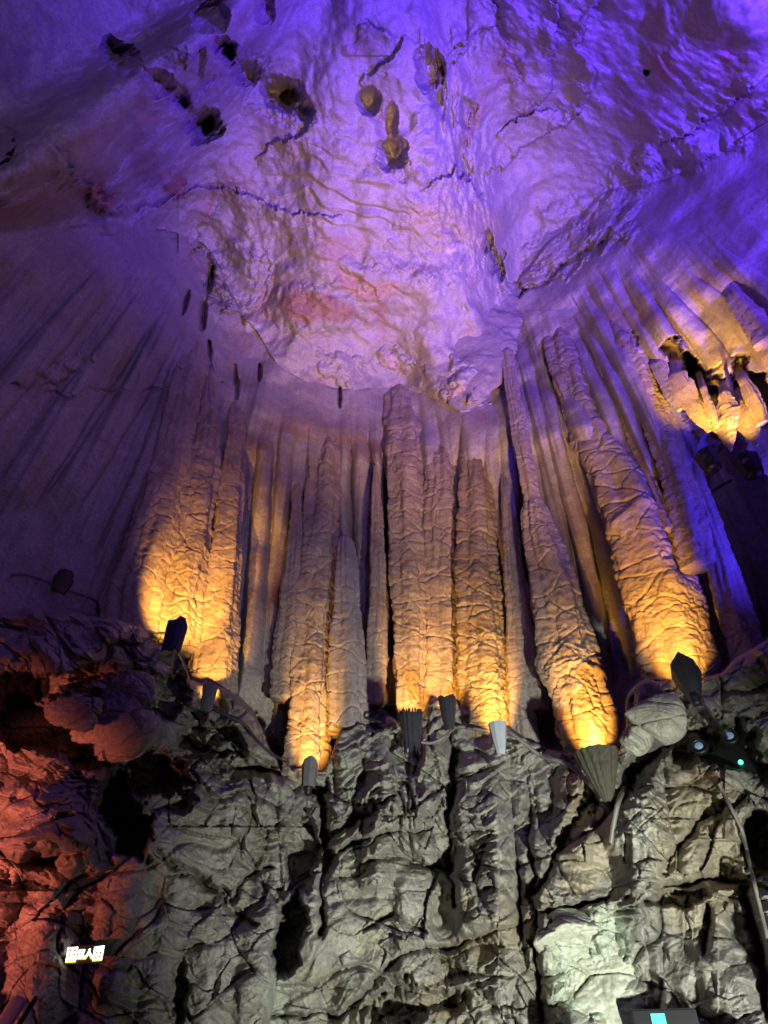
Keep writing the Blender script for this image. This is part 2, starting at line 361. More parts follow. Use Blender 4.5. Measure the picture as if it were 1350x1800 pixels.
bl = np.exp(-(((PX - 790) / 85) ** 2 + ((PY - 260) / 130) ** 2) ** 2)
Dsp += cw * bl * (0.16 * np.abs(perlin(P0[0] * 2.2, P0[1] * 2.2, P0[2] * 2)) * 2 + 0.07 * fbm(P0, 5, 3, off=3))
for a in ([(860, -20), (872, 45), (898, 100), (908, 150)], [(872, 38), (832, 62), (795, 96), (776, 118)], [(1015, 70), (1042, 130), (1030, 185), (985, 225), (920, 262), (868, 305), (848, 322)],
          [(1360, 130), (1290, 182), (1230, 228), (1160, 252)], [(985, 10), (966, 95), (962, 165), (925, 205)], [(1060, -10), (1030, 40), (1015, 75)], [(840, 60), (790, 130), (785, 150)],
          [(870, 240), (930, 200), (980, 195)], [(640, 140), (690, 90), (720, 60)], [(640, 30), (700, 60)], [(60, 230), (120, 290), (180, 340), (230, 375)], [(230, 375), (330, 345), (400, 330), (460, 350), (540, 380), (600, 372)],
          [(330, 95), (430, 80)], [(450, 270), (520, 240), (560, 200)], [(390, 330), (350, 420), (355, 440)], [(0, 200), (25, 250), (10, 290)], [(740, 330), (800, 300), (850, 345)]):
    groove(a, 6, .07, lip=.36)
for a in (([(1020, 80), (1045, 140), (1030, 190), (985, 215)], .2), ([(930, 60), (945, 140), (935, 190)], .15), ([(890, 0), (920, 120), (905, 180)], .2), ([(1350, 190), (1250, 265), (1160, 290), (1060, 345), (960, 380)], .25)):
    groove(a[0], 22, -a[1])
for cx, cy, rx, ry, rot, dp in ((372, 28, 30, 36, 30, .55), (212, 95, 44, 24, 42, .5), (285, 150, 42, 20, 30, .3), (358, 222, 30, 34, 60, .9), (396, 88, 17, 24, -40, .8), (432, 132, 26, 24, 0, .5), (502, 165, 40, 32, 30, .6),
                            (510, 168, 16, 18, 0, .5), (538, 195, 16, 16, 0, .35), (465, 12, 18, 28, 0, .4), (650, 176, 19, 24, 0, .5), (755, 122, 28, 38, 0, .7), (692, 265, 27, 32, 10, .5),
                            (820, 200, 16, 26, 0, .35), (1138, 124, 8, 8, 0, .35), (365, 216, 15, 15, 0, .8), (690, 210, 14, 26, 0, .35), (770, 165, 16, 26, 0, .3), (320, 180, 14, 14, 0, .2), (805, 435, 12, 8, -20, -.1)):
    blob(cx, cy, rx * 1.12, ry * 1.12, rot, -dp * 1.6, p=2.0, warp=0.5)
for cx, cy, rx, ry, rot, dp in ((300, 130, 110, 60, 40, -.25), (460, 150, 110, 40, 40, -.25), (180, 350, 40, 22, 20, .3), (320, 340, 26, 18, 0, .25), (760, 440, 100, 60, 20, -.3), (560, 545, 110, 50, 0, .2), (1110, 300, 60, 30, -30, .2), (650, 480, 70, 25, 15, .15)):
    blob(cx, cy, rx, ry, rot, dp, 2)
# --- lower wall: stepped crags, joints, voids
wz = fbm(P0, 0.8, 3, off=31)
Pb = [P0[0] + .3 * wz, P0[1] + .3 * wz, P0[2] + .3 * perlin(P0[0] * 1.1 + 5, P0[1] * 1.1, P0[2] * 1.1)]
g1, g2, gid = worley(Pb, 0.55, 1.2, off=71)
tl = (gid - .5) * 1.6
Zs = P0[2] + tl * (P0[0] * .8) + gid * 3 - np.interp(PX, [540, 600, 640, 688, 735, 765, 800], [0, .1, .45, .75, .1, .5, 0])
ph = Zs * 2.0 + 0.9 * wz + 0.30 * np.abs(perlin(AZ * 0.16, 0 * AZ, 0 * AZ + 2)) * 4 + 0.35 * perlin(P0[0] * 3, P0[1] * 3, P0[2] * 3)
s1 = ph - np.floor(ph); s1 = np.minimum(s1 / 0.80, (1 - s1) / 0.20)
amp = np.clip(0.45 + 0.9 * perlin(P0[0] * .7 + 3, P0[1] * .7, P0[2] * .7), 0.03, 1)
Dsp += lw * 0.22 * amp * (1 - s1)
Dsp += lw * (0.28 * (gid - .5) - .10 * np.exp(-((g2 - g1) / .035) ** 2))
ph = Zs * 5.6 + 1.9 * wz + 1.0 * perlin(P0[0] * 2 + 4, P0[1] * 2, P0[2] * 2) + .5 * perlin(P0[0] * 6 + 4, P0[1] * 6, P0[2] * 6)
s2 = ph - np.floor(ph); s2 = np.minimum(s2 / 0.78, (1 - s2) / 0.22)
am2 = np.clip(.25 + 1.3 * perlin(P0[0] * 1.1 + 13, P0[1] * 1.1, P0[2] * 1.1 + 4), 0, 1)
Dsp += lw * 0.09 * am2 * (1 - s2)
Pw = [P0[0] + .18 * wz, P0[1] + .15 * perlin(P0[0] * 2, P0[1] * 2, P0[2] * 2 + 8), P0[2] + .2 * perlin(P0[0] * 1.6 + 9, P0[1] * 1.6, P0[2] * 1.6)]
f1, f2, idd = worley(Pw, 0.95, 1.3)
Dsp += lw * (0.26 * (idd - .5) - 0.05 * np.exp(-((f2 - f1) / 0.05) ** 2))
f1, f2, idd = worley(Pw, 3.0, 1.5, off=13)
Dsp += lw * (0.09 * (idd - .5) - 0.03 * np.exp(-((f2 - f1) / 0.07) ** 2) * np.clip(perlin(P0[0] * 1.1, P0[1], P0[2]) + .5, 0, 1))
f1, f2, idd = worley([P0[0] + .06 * wz, P0[1], P0[2] + .08 * perlin(P0[0] * 4, P0[1] * 4, P0[2] * 4)], 7.5, 1.5, off=23)
Dsp += lw * 0.022 * (idd - .5 + .6 * f1)
Dsp += lw * (.34 * perlin(AZ * .30, P0[2] * .25, 0 * AZ + 31) + .07 * perlin(AZ * .9, P0[2] * .4, 0 * AZ + 41)) * sstep(1100, 1250, PY)
cr = crust(P0)
Dsp += lw * 0.014 * cr + lw * 0.02 * fbm(P0, 7, 3, off=9)
for a, w, dpt in (([(560, 1482), (600, 1448), (690, 1396)], 8, .35), ([(600, 1492), (690, 1462), (765, 1468)], 7, .35), ([(590, 1545), (700, 1502), (790, 1532)], 6, .2), ([(480, 1800), (600, 1780), (700, 1692), (800, 1662), (932, 1608)], 6, .25),
                  ([(780, 1680), (850, 1755), (900, 1810)], 5, .2), ([(572, 1360), (575, 1500), (560, 1640)], 8, .5), ([(925, 1330), (938, 1500), (948, 1700), (950, 1800)], 9, .4), ([(325, 1292), (400, 1338), (480, 1352), (565, 1392)], 14, .9),
                  ([(280, 1490), (380, 1570), (440, 1622)], 7, .3), ([(330, 1538), (400, 1572), (475, 1530)], 6, .25), ([(0, 1500), (60, 1516), (155, 1495)], 10, .6), ([(0, 1545), (80, 1550)], 5, .2),
                  ([(950, 1562), (978, 1475), (1045, 1402)], 15, .7), ([(1085, 1400), (1130, 1335), (1200, 1265)], 18, .9), ([(1200, 1262), (1290, 1300), (1360, 1360)], 20, .7), ([(1350, 1560), (1250, 1540), (1160, 1560)], 14, .45),
                  ([(952, 1600), (1000, 1590), (1060, 1580)], 8, .4), ([(960, 1640), (970, 1620), (1020, 1590)], 6, .3), ([(1270, 1420), (1200, 1490), (1160, 1530)], 10, .3), ([(1240, 1590), (1240, 1680)], 6, .3), ([(1310, 1560), (1340, 1680), (1350, 1800)], 9, .5),
                  ([(1000, 1760), (1080, 1700), (1100, 1690)], 4, .1), ([(750, 1640), (690, 1600), (640, 1640)], 6, .2), ([(580, 1240), (640, 1215), (700, 1270)], 6, .3), ([(310, 1160), (330, 1240), (360, 1280), (430, 1285)], 9, .4),
                  ([(440, 1255), (490, 1310), (500, 1330)], 7, .3), ([(160, 1150), (240, 1120), (300, 1130)], 6, .2), ([(790, 1230), (795, 1300), (792, 1500), (800, 1600)], 7, .45), ([(730, 1290), (735, 1360)], 9, .5)):
    groove(a, w, dpt, lip=-.55 * dpt)
for a in ((528, 1495, 26, 70, 5, .7), (505, 1640, 20, 72, 8, .9), (300, 1412, 46, 18, -5, .4), (218, 1435, 38, 72, -25, 1.6), (90, 1290, 110, 42, 20, 2.0), (90, 1205, 100, 22, -12, 1.2), (265, 1350, 70, 34, 25, 1.6), (312, 1750, 10, 60, 8, .5),
          (1335, 1475, 30, 55, 0, 1.4), (1250, 1305, 90, 40, 20, .8), (180, 1660, 80, 40, 0, .1), (1195, 1575, 45, 18, -8, .5), (735, 1760, 80, 30, 5, .5), (380, 1300, 50, 24, 10, .8), (650, 1262, 28, 16, 10, .5), (1010, 1215, 30, 60, -20, .6),
          (240, 1240, 90, 30, -20, .7)):
    blob(a[0], a[1], a[2], a[3], a[4], -a[5], edge=0.25, warp=1.2)
for a in ((350, 1470, 130, 150, 10, .35), (90, 1450, 150, 90, 0, .35), (1180, 1480, 120, 110, 20, .3), (660, 1430, 110, 60, -12, .25), (60, 1160, 150, 55, -10, .4), (420, 1300, 60, 30, 20, .2), (1170, 1280, 50, 45, -25, .35)):
    blob(*a)
# crust on the upper wall, fading upwards
near = np.clip(1 - (-below) / 520.0, 0, 1)
Dsp += uw * (0.020 * cr * (0.12 + 0.9 * near)) + cw * 0.006 * cr * (0.5 + bl * 3)
Dsp += uw * 0.010 * fbm(P0, 4, 3, off=4)
Dsp = np.where(PY > 1900, Dsp * np.clip(1 - (PY - 1900) / 1500, 0.3, 1), Dsp)

T = t0 - Dsp / np.where(isceil, np.maximum(DZ, .5), HD)
T = np.maximum(T, 2.0)
VX, VY, VZ = DX * T, DY * T, DZ * T + CAMZ
ny, nx = PX.shape
idx = np.arange(ny * nx).reshape(ny, nx)
Q = np.stack([idx[:-1, :-1], idx[1:, :-1], idx[1:, 1:], idx[:-1, 1:]], -1).reshape(-1, 4)
zone = np.where(isceil, 0, np.where(below > 0, 2, 1)).ravel()
qz = zone[Q[:, 0]]
CO = np.stack([VX, VY, VZ], -1).reshape(-1, 3)
# mineral patches that belong to the stone (own shapes): brown iron stains, pale mint calcite, clay
TINT = np.zeros((ny, nx, 4))
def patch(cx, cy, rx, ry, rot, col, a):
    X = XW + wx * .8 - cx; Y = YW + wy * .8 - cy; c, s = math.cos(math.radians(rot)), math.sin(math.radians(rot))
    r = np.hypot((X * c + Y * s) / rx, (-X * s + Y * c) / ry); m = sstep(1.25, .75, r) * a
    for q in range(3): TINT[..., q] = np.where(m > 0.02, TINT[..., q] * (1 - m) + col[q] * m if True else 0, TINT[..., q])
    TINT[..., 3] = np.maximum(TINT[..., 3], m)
TINT[..., :3] = (.3, .26, .22)
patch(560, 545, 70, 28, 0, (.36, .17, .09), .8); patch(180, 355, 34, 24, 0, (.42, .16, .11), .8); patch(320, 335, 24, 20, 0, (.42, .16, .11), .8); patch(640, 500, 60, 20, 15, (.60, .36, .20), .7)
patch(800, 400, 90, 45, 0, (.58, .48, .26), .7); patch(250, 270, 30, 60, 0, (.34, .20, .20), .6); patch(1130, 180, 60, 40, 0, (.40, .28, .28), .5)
patch(1040, 1700, 80, 110, 10, (.56, .64, .52), .9); patch(1110, 1440, 50, 50, 0, (.48, .54, .46), .7); patch(1030, 1480, 50, 100, 10, (.56, .46, .28), .6); patch(1230, 1500, 90, 160, 0, (.50, .42, .27), .6)
patch(660, 1640, 30, 60, 30, (.50, .50, .34), .6); patch(810, 1590, 34, 34, 0, (.50, .46, .26), .6); patch(1010, 1380, 40, 30, 0, (.46, .34, .17), .6); patch(480, 1770, 20, 60, 0, (.42, .50, .42), .7)
patch(860, 1460, 20, 80, 0, (.44, .46, .40), .6); patch(1250, 1380, 30, 25, 0, (.34, .17, .10), .6)
patch(803, 437, 13, 9, -20, (.72, .66, .66), .9); patch(690, 632, 26, 14, 15, (.66, .50, .44), .8); patch(437, 573, 14, 10, 0, (.66, .62, .66), .8); patch(820, 690, 34, 26, 0, (.52, .36, .22), .7)
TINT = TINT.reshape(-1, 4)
CG = CO.reshape(ny, nx, 3); GN = np.cross(np.gradient(CG, axis=0), np.gradient(CG, axis=1)); GN /= np.linalg.norm(GN, axis=2)[..., None] + 1e-12; GN = GN.reshape(-1, 3)
for z, nm, mt in ((0, 'cave_ceiling', M_CEIL), (1, 'cave_wall', M_WALL), (2, 'lower_cave_wall', M_ROCK)):  # last mesh is the lower cave wall, from the ledge down
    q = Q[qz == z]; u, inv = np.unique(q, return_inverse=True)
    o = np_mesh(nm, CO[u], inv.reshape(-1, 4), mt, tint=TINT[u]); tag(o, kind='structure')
    o.data.normals_split_custom_set_from_vertices(GN[u].astype(np.float32))
DEPTH = T
def surf(px, py, out=0.0, up=0.0):
    """point on the finished rock near a survey sight line, moved `out` metres into the chamber"""
    i = np.clip(np.searchsorted(ax, px), 1, nx - 1); j = np.clip(np.searchsorted(ay, py), 1, ny - 1)
    t = float(DEPTH[j, i]) - out; d = ray(px, py)
    return Vector((float(d[0]) * t, float(d[1]) * t, float(d[2]) * t + CAMZ + up))
def at_radius(px, py, r):
    d = ray(px, py); h = math.hypot(d[0], d[1]); t = r / h
    return Vector((float(d[0]) * t, float(d[1]) * t, float(d[2]) * t + CAMZ))
def az_of(px, py):
    d = ray(px, py); return math.degrees(math.atan2(d[0], d[1]))

# floor under the viewer
g = np.linspace(-14, 14, 160); gx, gy = np.meshgrid(g, g); gz = 0.05 * perlin(gx * .8, gy * .8, gx * 0) + .015 * perlin(gx * 4, gy * 4, gx * 0)
ii = np.arange(160 * 160).reshape(160, 160)
o = np_mesh('ground', np.stack([gx, gy, gz], -1).reshape(-1, 3), np.stack([ii[:-1, :-1], ii[:-1, 1:], ii[1:, 1:], ii[1:, :-1]], -1).reshape(-1, 4), M_ROCK, tint=np.tile([.3, .27, .23, 0], (160 * 160, 1)))
tag(o, kind='structure')

# ------------------------------------------------------------------ flowstone columns, spires and curtains
def spire(name, rows, label, cat, group, mat, inset=0.35, top_sink=0.75, flat=.72, wr=0.022, lump=0.04, flute=0.045, seed=0.0, radius=None, open_top=True, ridge=None, nth=190, step=1.6, parent=None, tip=False, inset_fn=None):
    """rows: (y, x_left, x_right) edges from low to high; stands 'inset' metres in front of the wall line"""
    rows = sorted(rows, reverse=True); ry = np.array([r[0] for r in rows], float); L = np.array([r[1] for r in rows], float); Rr = np.array([r[2] for r in rows], float)
    n = max(8, int((ry[0] - ry[-1]) / step)); yy = np.linspace(ry[0], ry[-1], n)
    o_ = np.argsort(ry); l = np.interp(yy, ry[o_], L[o_]); r = np.interp(yy, ry[o_], Rr[o_])
    kz = np.hanning(15); kz /= kz.sum()
    l = np.convolve(np.pad(l, 7, 'edge'), kz, 'valid'); r = np.convolve(np.pad(r, 7, 'edge'), kz, 'valid')
    mx = (l + r) / 2; s = (ry[0] - yy) / (ry[0] - ry[-1])
    dx, dy, dz = ray(mx, yy); h = np.hypot(dx, dy); az = np.degrees(np.arctan2(dx, dy))
    R0 = plan_radius(az) if radius is None else np.interp(s, [0, 1], radius)
    ins = inset - (inset + top_sink) * (.45 * s + .55 * sstep(.72, 1.0, s))
    R = R0 - ins; t = R / h
    cx_, cy_, cz_ = dx * t, dy * t, dz * t + CAMZ
    rad = (r - l) / 2 * t / np.sqrt(F * F + (mx - CX) ** 2 + (CY - yy) ** 2) * 1.0
    rad = np.maximum((r - l) / 2 / F * t * (F / np.sqrt(F * F + (CY - yy) ** 2 + (mx - CX) ** 2)) , 0.004)
    th = np.linspace(0, 2 * np.pi, nth, endpoint=False)
    TH, CXX = np.meshgrid(th, cx_); _, CYY = np.meshgrid(th, cy_); _, CZZ = np.meshgrid(th, cz_); _, RAD = np.meshgrid(th, rad); _, AZZ = np.meshgrid(th, np.radians(az)); _, SS = np.meshgrid(th, s)
    # local frame: a = sideways, b = towards the viewer side
    ca, sa = np.cos(AZZ), np.sin(AZZ)
    ex = np.cos(TH); ey = np.sin(TH) * flat
    wob = 1 + 0.10 * perlin(ex * 1.3 + seed, ey * 1.3, CZZ * .9) + 0.05 * perlin(ex * 2.6 + seed, ey * 2.6, CZZ * 2.5)
    def place(rr): return [CXX + rr * (ex * ca - ey * sa), CYY + rr * (-ex * sa - ey * ca), CZZ]
    P = place(RAD * wob)
    fl = np.clip(RAD / .35, .15, 1)
    vary = np.clip(.75 + 1.1 * fbm(P, .9, 2, off=seed + 5), .15, 1.5)
    d = .85 * vary * wr * crust(P, seed) * (.06 + .94 * sstep(.66, .05, SS)) + lump * fbm(P, 1.6, 3, off=seed) * fl + flute * np.cos(TH * 5 + 2.2 * perlin(CZZ * .5, TH * 0 + seed, TH * 0)) * fl * 0.8 + .02 * np.cos(TH * 7 + 4 * perlin(CZZ * .35, TH * 0 + seed, TH * 0 + 9)) * fl * sstep(.2, .6, SS) + .018 * np.cos(TH * 13 + 3 * perlin(CZZ * .7, TH * 0 + seed, TH * 0 + 4)) * fl * np.clip(1.2 - vary, 0, 1) + .012 * fbm(P, 9, 2, off=seed)
    f1, f2, _i = worley(P, 1.7, 1.6, off=seed); d -= .035 * np.exp(-((f2 - f1) / .035) ** 2) * fl
    if wr > .015:
        f1, f2, _i = worley(P, 6.5, 1.5, off=seed + 2); d += .45 * wr * (1.6 * f1 + _i - 1.1) * (.1 + .9 * sstep(.8, .1, SS))
    if ridge:
        for (sy, hgt, w) in ridge:
            d += hgt * np.exp(-((yy[:, None] - sy - 10 * np.cos(TH * 2 + seed) - 8 * perlin(TH * 1.5, TH * 0 + seed, TH * 0)) / w) ** 2)
    P = place(np.maximum(RAD * wob + d * np.minimum(1, RAD / .10), 0.003))
    co = np.stack(P, -1).reshape(-1, 3)
    i2 = np.arange(n * nth).reshape(n, nth); j2 = np.roll(i2, -1, 1)
    fc = np.stack([i2[:-1], j2[:-1], j2[1:], i2[1:]], -1).reshape(-1, 4)
    base = Vector((float(cx_[0]), float(cy_[0]), float(cz_[0])))
    # caps
    c0 = co[:nth].mean(0); c1 = co[-nth:].mean(0)
    co = np.vstack([co, c0, c1]); a0 = n * nth
    b0 = np.stack([i2[0], np.full(nth, a0), np.full(nth, a0), j2[0]], -1)
    o = np_mesh(name, co - np.array(base), fc, mat)
    # separate triangular caps through bmesh-free route
    me = o.data
    bmd = __import__('bmesh').new(); bmd.from_mesh(me); bmd.verts.ensure_lookup_table()
    vb = bmd.verts[a0]; vt = bmd.verts[a0 + 1]
    for kk in range(nth):
        k2 = (kk + 1) % nth
        f_ = bmd.faces.new((bmd.verts[k2], bmd.verts[kk], vb)); f_.smooth = True
        f_ = bmd.faces.new((bmd.verts[(n - 1) * nth + kk], bmd.verts[(n - 1) * nth + k2], vt)); f_.smooth = True
    bmd.to_mesh(me); bmd.free()
    if parent: o.parent = parent; o.location = base - parent.location
    else: o.location = base
    if label: tag(o, label, cat, group)
    return o

GC = 'flowstone columns rising from the ledge'
CN = 'flowstone_column'
spire(CN, [(1130, 168, 268), (1045, 188, 280), (950, 222, 303), (850, 258, 318), (760, 280, 335), (680, 298, 352), (575, 334, 360), (525, 346, 362), (625, 318, 362)], 'leftmost broad column with a dark shaded flank, left of the brightest yellow patch', 'column', GC, M_COLM, inset=.50, seed=1.1, wr=.03)
spire(CN, [(1140, 262, 350), (1095, 268, 352), (1000, 285, 362), (900, 306, 374), (830, 322, 382), (760, 340, 386), (630, 362, 384), (570, 376, 388), (690, 350, 380)], 'column lit bright yellow at its foot behind the jagged black lamp hood', 'column', GC, M_COLM, inset=.42, seed=2.3, wr=.03)
spire(CN, [(1240, 330, 408), (1190, 330, 412), (1100, 345, 416), (1000, 362, 420), (900, 378, 425), (800, 394, 430), (650, 416, 434), (600, 428, 440), (720, 404, 430)], 'short lit column with a dark star shaped hole above its glowing rounded foot', 'column', GC, M_COLM, inset=.55, seed=3.7, wr=.026)
spire(CN, [(1380, 498, 574), (1300, 502, 575), (1200, 508, 577), (1100, 515, 580), (1000, 524, 588), (900, 533, 593), (800, 542, 598), (650, 566, 598), (610, 576, 594), (710, 552, 600)], 'tall column glowing orange low on the ledge, the lowest foot left of centre', 'column', GC, M_COLM, inset=.62, seed=4.2, wr=.028)
spire(CN, [(1230, 475, 520), (1100, 485, 530), (1000, 500, 532), (900, 512, 530), (830, 517, 528), (775, 521, 525)], 'slim pointed spire brown in colour, tucked against the left side of the tall orange column', 'spire', GC, M_COLM, inset=.42, seed=5.9, wr=.02, top_sink=.05)
spire(CN, [(1290, 572, 650), (1200, 576, 642), (1100, 582, 634), (1000, 589, 626), (960, 592, 622), (948, 596, 618), (943, 602, 612)], 'grey stalagmite with a blunt flat top, free standing and unlit near the centre', 'stalagmite', GC, M_FLOW, inset=.62, seed=6.1, wr=.012, lump=.03, top_sink=-.62)
spire(CN, [(1240, 640, 676), (1100, 645, 678), (1000, 649, 677), (900, 652, 671), (850, 654, 667), (818, 657, 663)], 'thin brown spire with a narrow flat tip right of the grey blunt stalagmite', 'spire', GC, M_COLM, inset=.50, seed=7.5, wr=.012, lump=.02, top_sink=-.3)
spire(CN, [(1290, 698, 746), (1250, 697, 747), (1150, 692, 747), (1050, 690, 748), (950, 684, 745), (850, 678, 742), (760, 673, 738), (640, 672, 716), (600, 678, 704), (680, 670, 728)], 'narrow orange column standing straight above the clear jagged lamp cover', 'column', GC, M_COLM, inset=.60, seed=8.8, wr=.028)
spire(CN, [(1270, 744, 806), (1200, 746, 806), (1100, 745, 804), (1000, 744, 803), (900, 746, 805), (830, 749, 802), (760, 753, 795), (650, 756, 780), (700, 756, 785)], 'peach coloured column between the narrow orange column and the glossy wet one', 'column', GC, M_COLM, inset=.48, seed=9.4, wr=.022)
spire(CN, [(1310, 806, 892), (1270, 806, 893), (1200, 803, 890), (1100, 803, 882), (1000, 802, 874), (900, 806, 866), (800, 812, 856), (650, 824, 846), (610, 832, 848), (700, 818, 846)], 'glossy wet column with crumpled bright yellow foot and dark brown upper shaft', 'column', GC, M_WET, inset=.60, seed=10.2, wr=.042)
spire(CN, [(1340, 898, 948), (1250, 893, 936), (1150, 890, 930), (1050, 888, 922), (950, 884, 912), (850, 880, 900), (700, 872, 886)], 'dark purple brown column unlit, right of the glossy wet column', 'column', GC, M_FLOW, inset=.62, seed=11.0, wr=.012, lump=.03)
spire(CN, [(1360, 992, 1086), (1310, 988, 1084), (1250, 978, 1072), (1200, 964, 1056), (1180, 950, 1054), (1100, 942, 1030), (1000, 928, 998), (940, 920, 976), (900, 917, 962), (800, 905, 935), (700, 890, 915), (620, 880, 900), (878, 922, 948)], 'leaning orange column with a broken ring halfway, above the big dark cone shaped shade', 'column', GC, M_COLM, inset=.75, seed=12.5, wr=.036, ridge=[(1192, .03, 6), (1270, .015, 5)], top_sink=-.3)
spire(CN, [(1240, 1150, 1262), (1180, 1132, 1258), (1120, 1112, 1240), (1060, 1096, 1222), (1000, 1084, 1204), (950, 1072, 1190), (915, 1066, 1178), (860, 1046, 1150), (800, 1020, 1112), (680, 980, 1042), (620, 962, 1020), (560, 950, 1000), (510, 944, 980), (740, 1000, 1070)], 'thickest column, double lobed, with a bright yellow seam beside the black leaf shaped hood', 'column', GC, M_COLM, inset=.62, seed=13.4, wr=.03, ridge=[(925, .06, 10)], flute=.05)
spire(CN, [(1000, 1196, 1252), (950, 1188, 1246), (900, 1180, 1232), (840, 1163, 1212), (780, 1144, 1196), (720, 1124, 1172), (600, 1072, 1116), (540, 1042, 1080), (490, 1016, 1048), (660, 1100, 1146)], 'yellow brown leaning shaft upper right of the thickest column, lit from the side', 'column', GC, M_COLM, inset=.45, seed=14.4, wr=.02)
for rows, lb, sd in (([(940, 1120, 1160), (860, 1098, 1128), (780, 1068, 1092), (700, 1042, 1068), (620, 1012, 1040), (560, 992, 1016)], 'first slender root like rib flowing up from the ring of the thickest column', 15.2),
                     ([(935, 1160, 1190), (860, 1136, 1158), (780, 1106, 1126), (700, 1074, 1098), (620, 1040, 1070), (560, 1012, 1040)], 'second slender root like rib, forking right above the thickest column', 16.2)):
    spire('flowstone_rib', rows, lb, 'rib', 'root like ribs above the thickest column', M_COLM, inset=.5, seed=sd, wr=.012, lump=.03, nth=80)
spire(CN, [(1180, 1290, 1350), (1100, 1268, 1325), (1000, 1246, 1292), (900, 1222, 1256), (820, 1200, 1230), (740, 1182, 1204)], 'dark column at the far right against the blue hollow', 'column', GC, M_FLOW, inset=.2, seed=17.7, wr=.012, lump=.04)
spire(CN, [(1250, 930, 965), (1150, 922, 955), (1050, 905, 935), (1010, 900, 918), (1002, 903, 912)], 'small grey rounded stump left of the leaning orange column', 'stalagmite', GC, M_FLOW, inset=.45, seed=18.7, wr=.01, lump=.02, top_sink=-.2, nth=90)

# hanging curtains on the right
GH = 'broken curtains lit yellow at the right edge'
spire('stone_curtain', [(759, 1245, 1252), (735, 1220, 1247), (705, 1196, 1230), (675, 1178, 1212), (645, 1164, 1196), (625, 1158, 1180)], 'bright yellow pointed stone curtain hanging left of the black slot', 'stone curtain', GH, M_COLM, inset=.7, flat=.3, seed=21, wr=.02, lump=.12, nth=120)
spire('stone_curtain', [(792, 1284, 1288), (768, 1264, 1293), (742, 1254, 1298), (715, 1258, 1290), (690, 1262, 1280), (655, 1266, 1274)], 'crumpled yellow stone curtain ending in a point above the right black lamp', 'stone curtain', GH, M_COLM, inset=.9, flat=.35, seed=22, wr=.05, lump=.16, nth=120)
spire('stone_curtain', [(784, 1328, 1334), (757, 1304, 1335), (730, 1290, 1325), (705, 1286, 1306), (680, 1284, 1296)], 'smooth yellow fang shaped stone tip nearest the right edge', 'stone curtain', GH, M_COLM, inset=.75, flat=.4, seed=23, wr=.015, lump=.08, nth=110)
spire('stone_curtain', [(752, 1258, 1264), (725, 1246, 1258), (695, 1234, 1246), (655, 1222, 1232)], 'thin blade of yellow stone between the pointed curtain and the crumpled one', 'stone curtain', GH, M_COLM, inset=.95, flat=.6, seed=28, wr=.02, lump=.10, nth=80)
spire('stone_curtain', [(700, 1288, 1291), (680, 1280, 1287), (655, 1274, 1281), (635, 1270, 1276)], 'short bright splinter above the arch shaped gap at the right', 'stone curtain', GH, M_COLM, inset=.95, flat=.6, seed=29, wr=.012, lump=.06, nth=70)
spire('stone_curtain', [(745, 1330, 1352), (720, 1318, 1345), (690, 1306, 1330), (665, 1296, 1314), (640, 1286, 1296)], 'curled yellow curtain edge cut by the right border of the photo', 'stone curtain', GH, M_COLM, inset=.6, flat=.4, seed=24, wr=.015, lump=.08, nth=90)
spire('stone_curtain', [(722, 1192, 1200), (700, 1172, 1196), (670, 1158, 1182), (640, 1142, 1168), (610, 1140, 1158)], 'small pale grey curtain at the left end of the yellow lit group', 'stone curtain', GH, M_FLOW, inset=.5, flat=.5, seed=25, wr=.02, lump=.08, nth=90)
spire('stone_curtain', [(600, 1330, 1372), (560, 1300, 1340), (520, 1275, 1300), (490, 1256, 1272)], 'ochre streaked curtain high at the right border above the yellow group', 'stone curtain', GH, M_COLM, inset=.45, flat=.5, seed=26, wr=.02, lump=.05, nth=90)
spire('stone_tongue', [(724, 812, 824), (705, 790, 848), (680, 772, 882), (640, 742, 899), (590, 712, 907), (530, 690, 912), (470, 690, 905), (430, 710, 890)], 'crumpled stone tongue hanging from the ceiling edge at the centre', 'stone tongue', None, M_FLOW, inset=.45, flat=.28, seed=27, wr=.03, lump=.16, top_sink=-.35)

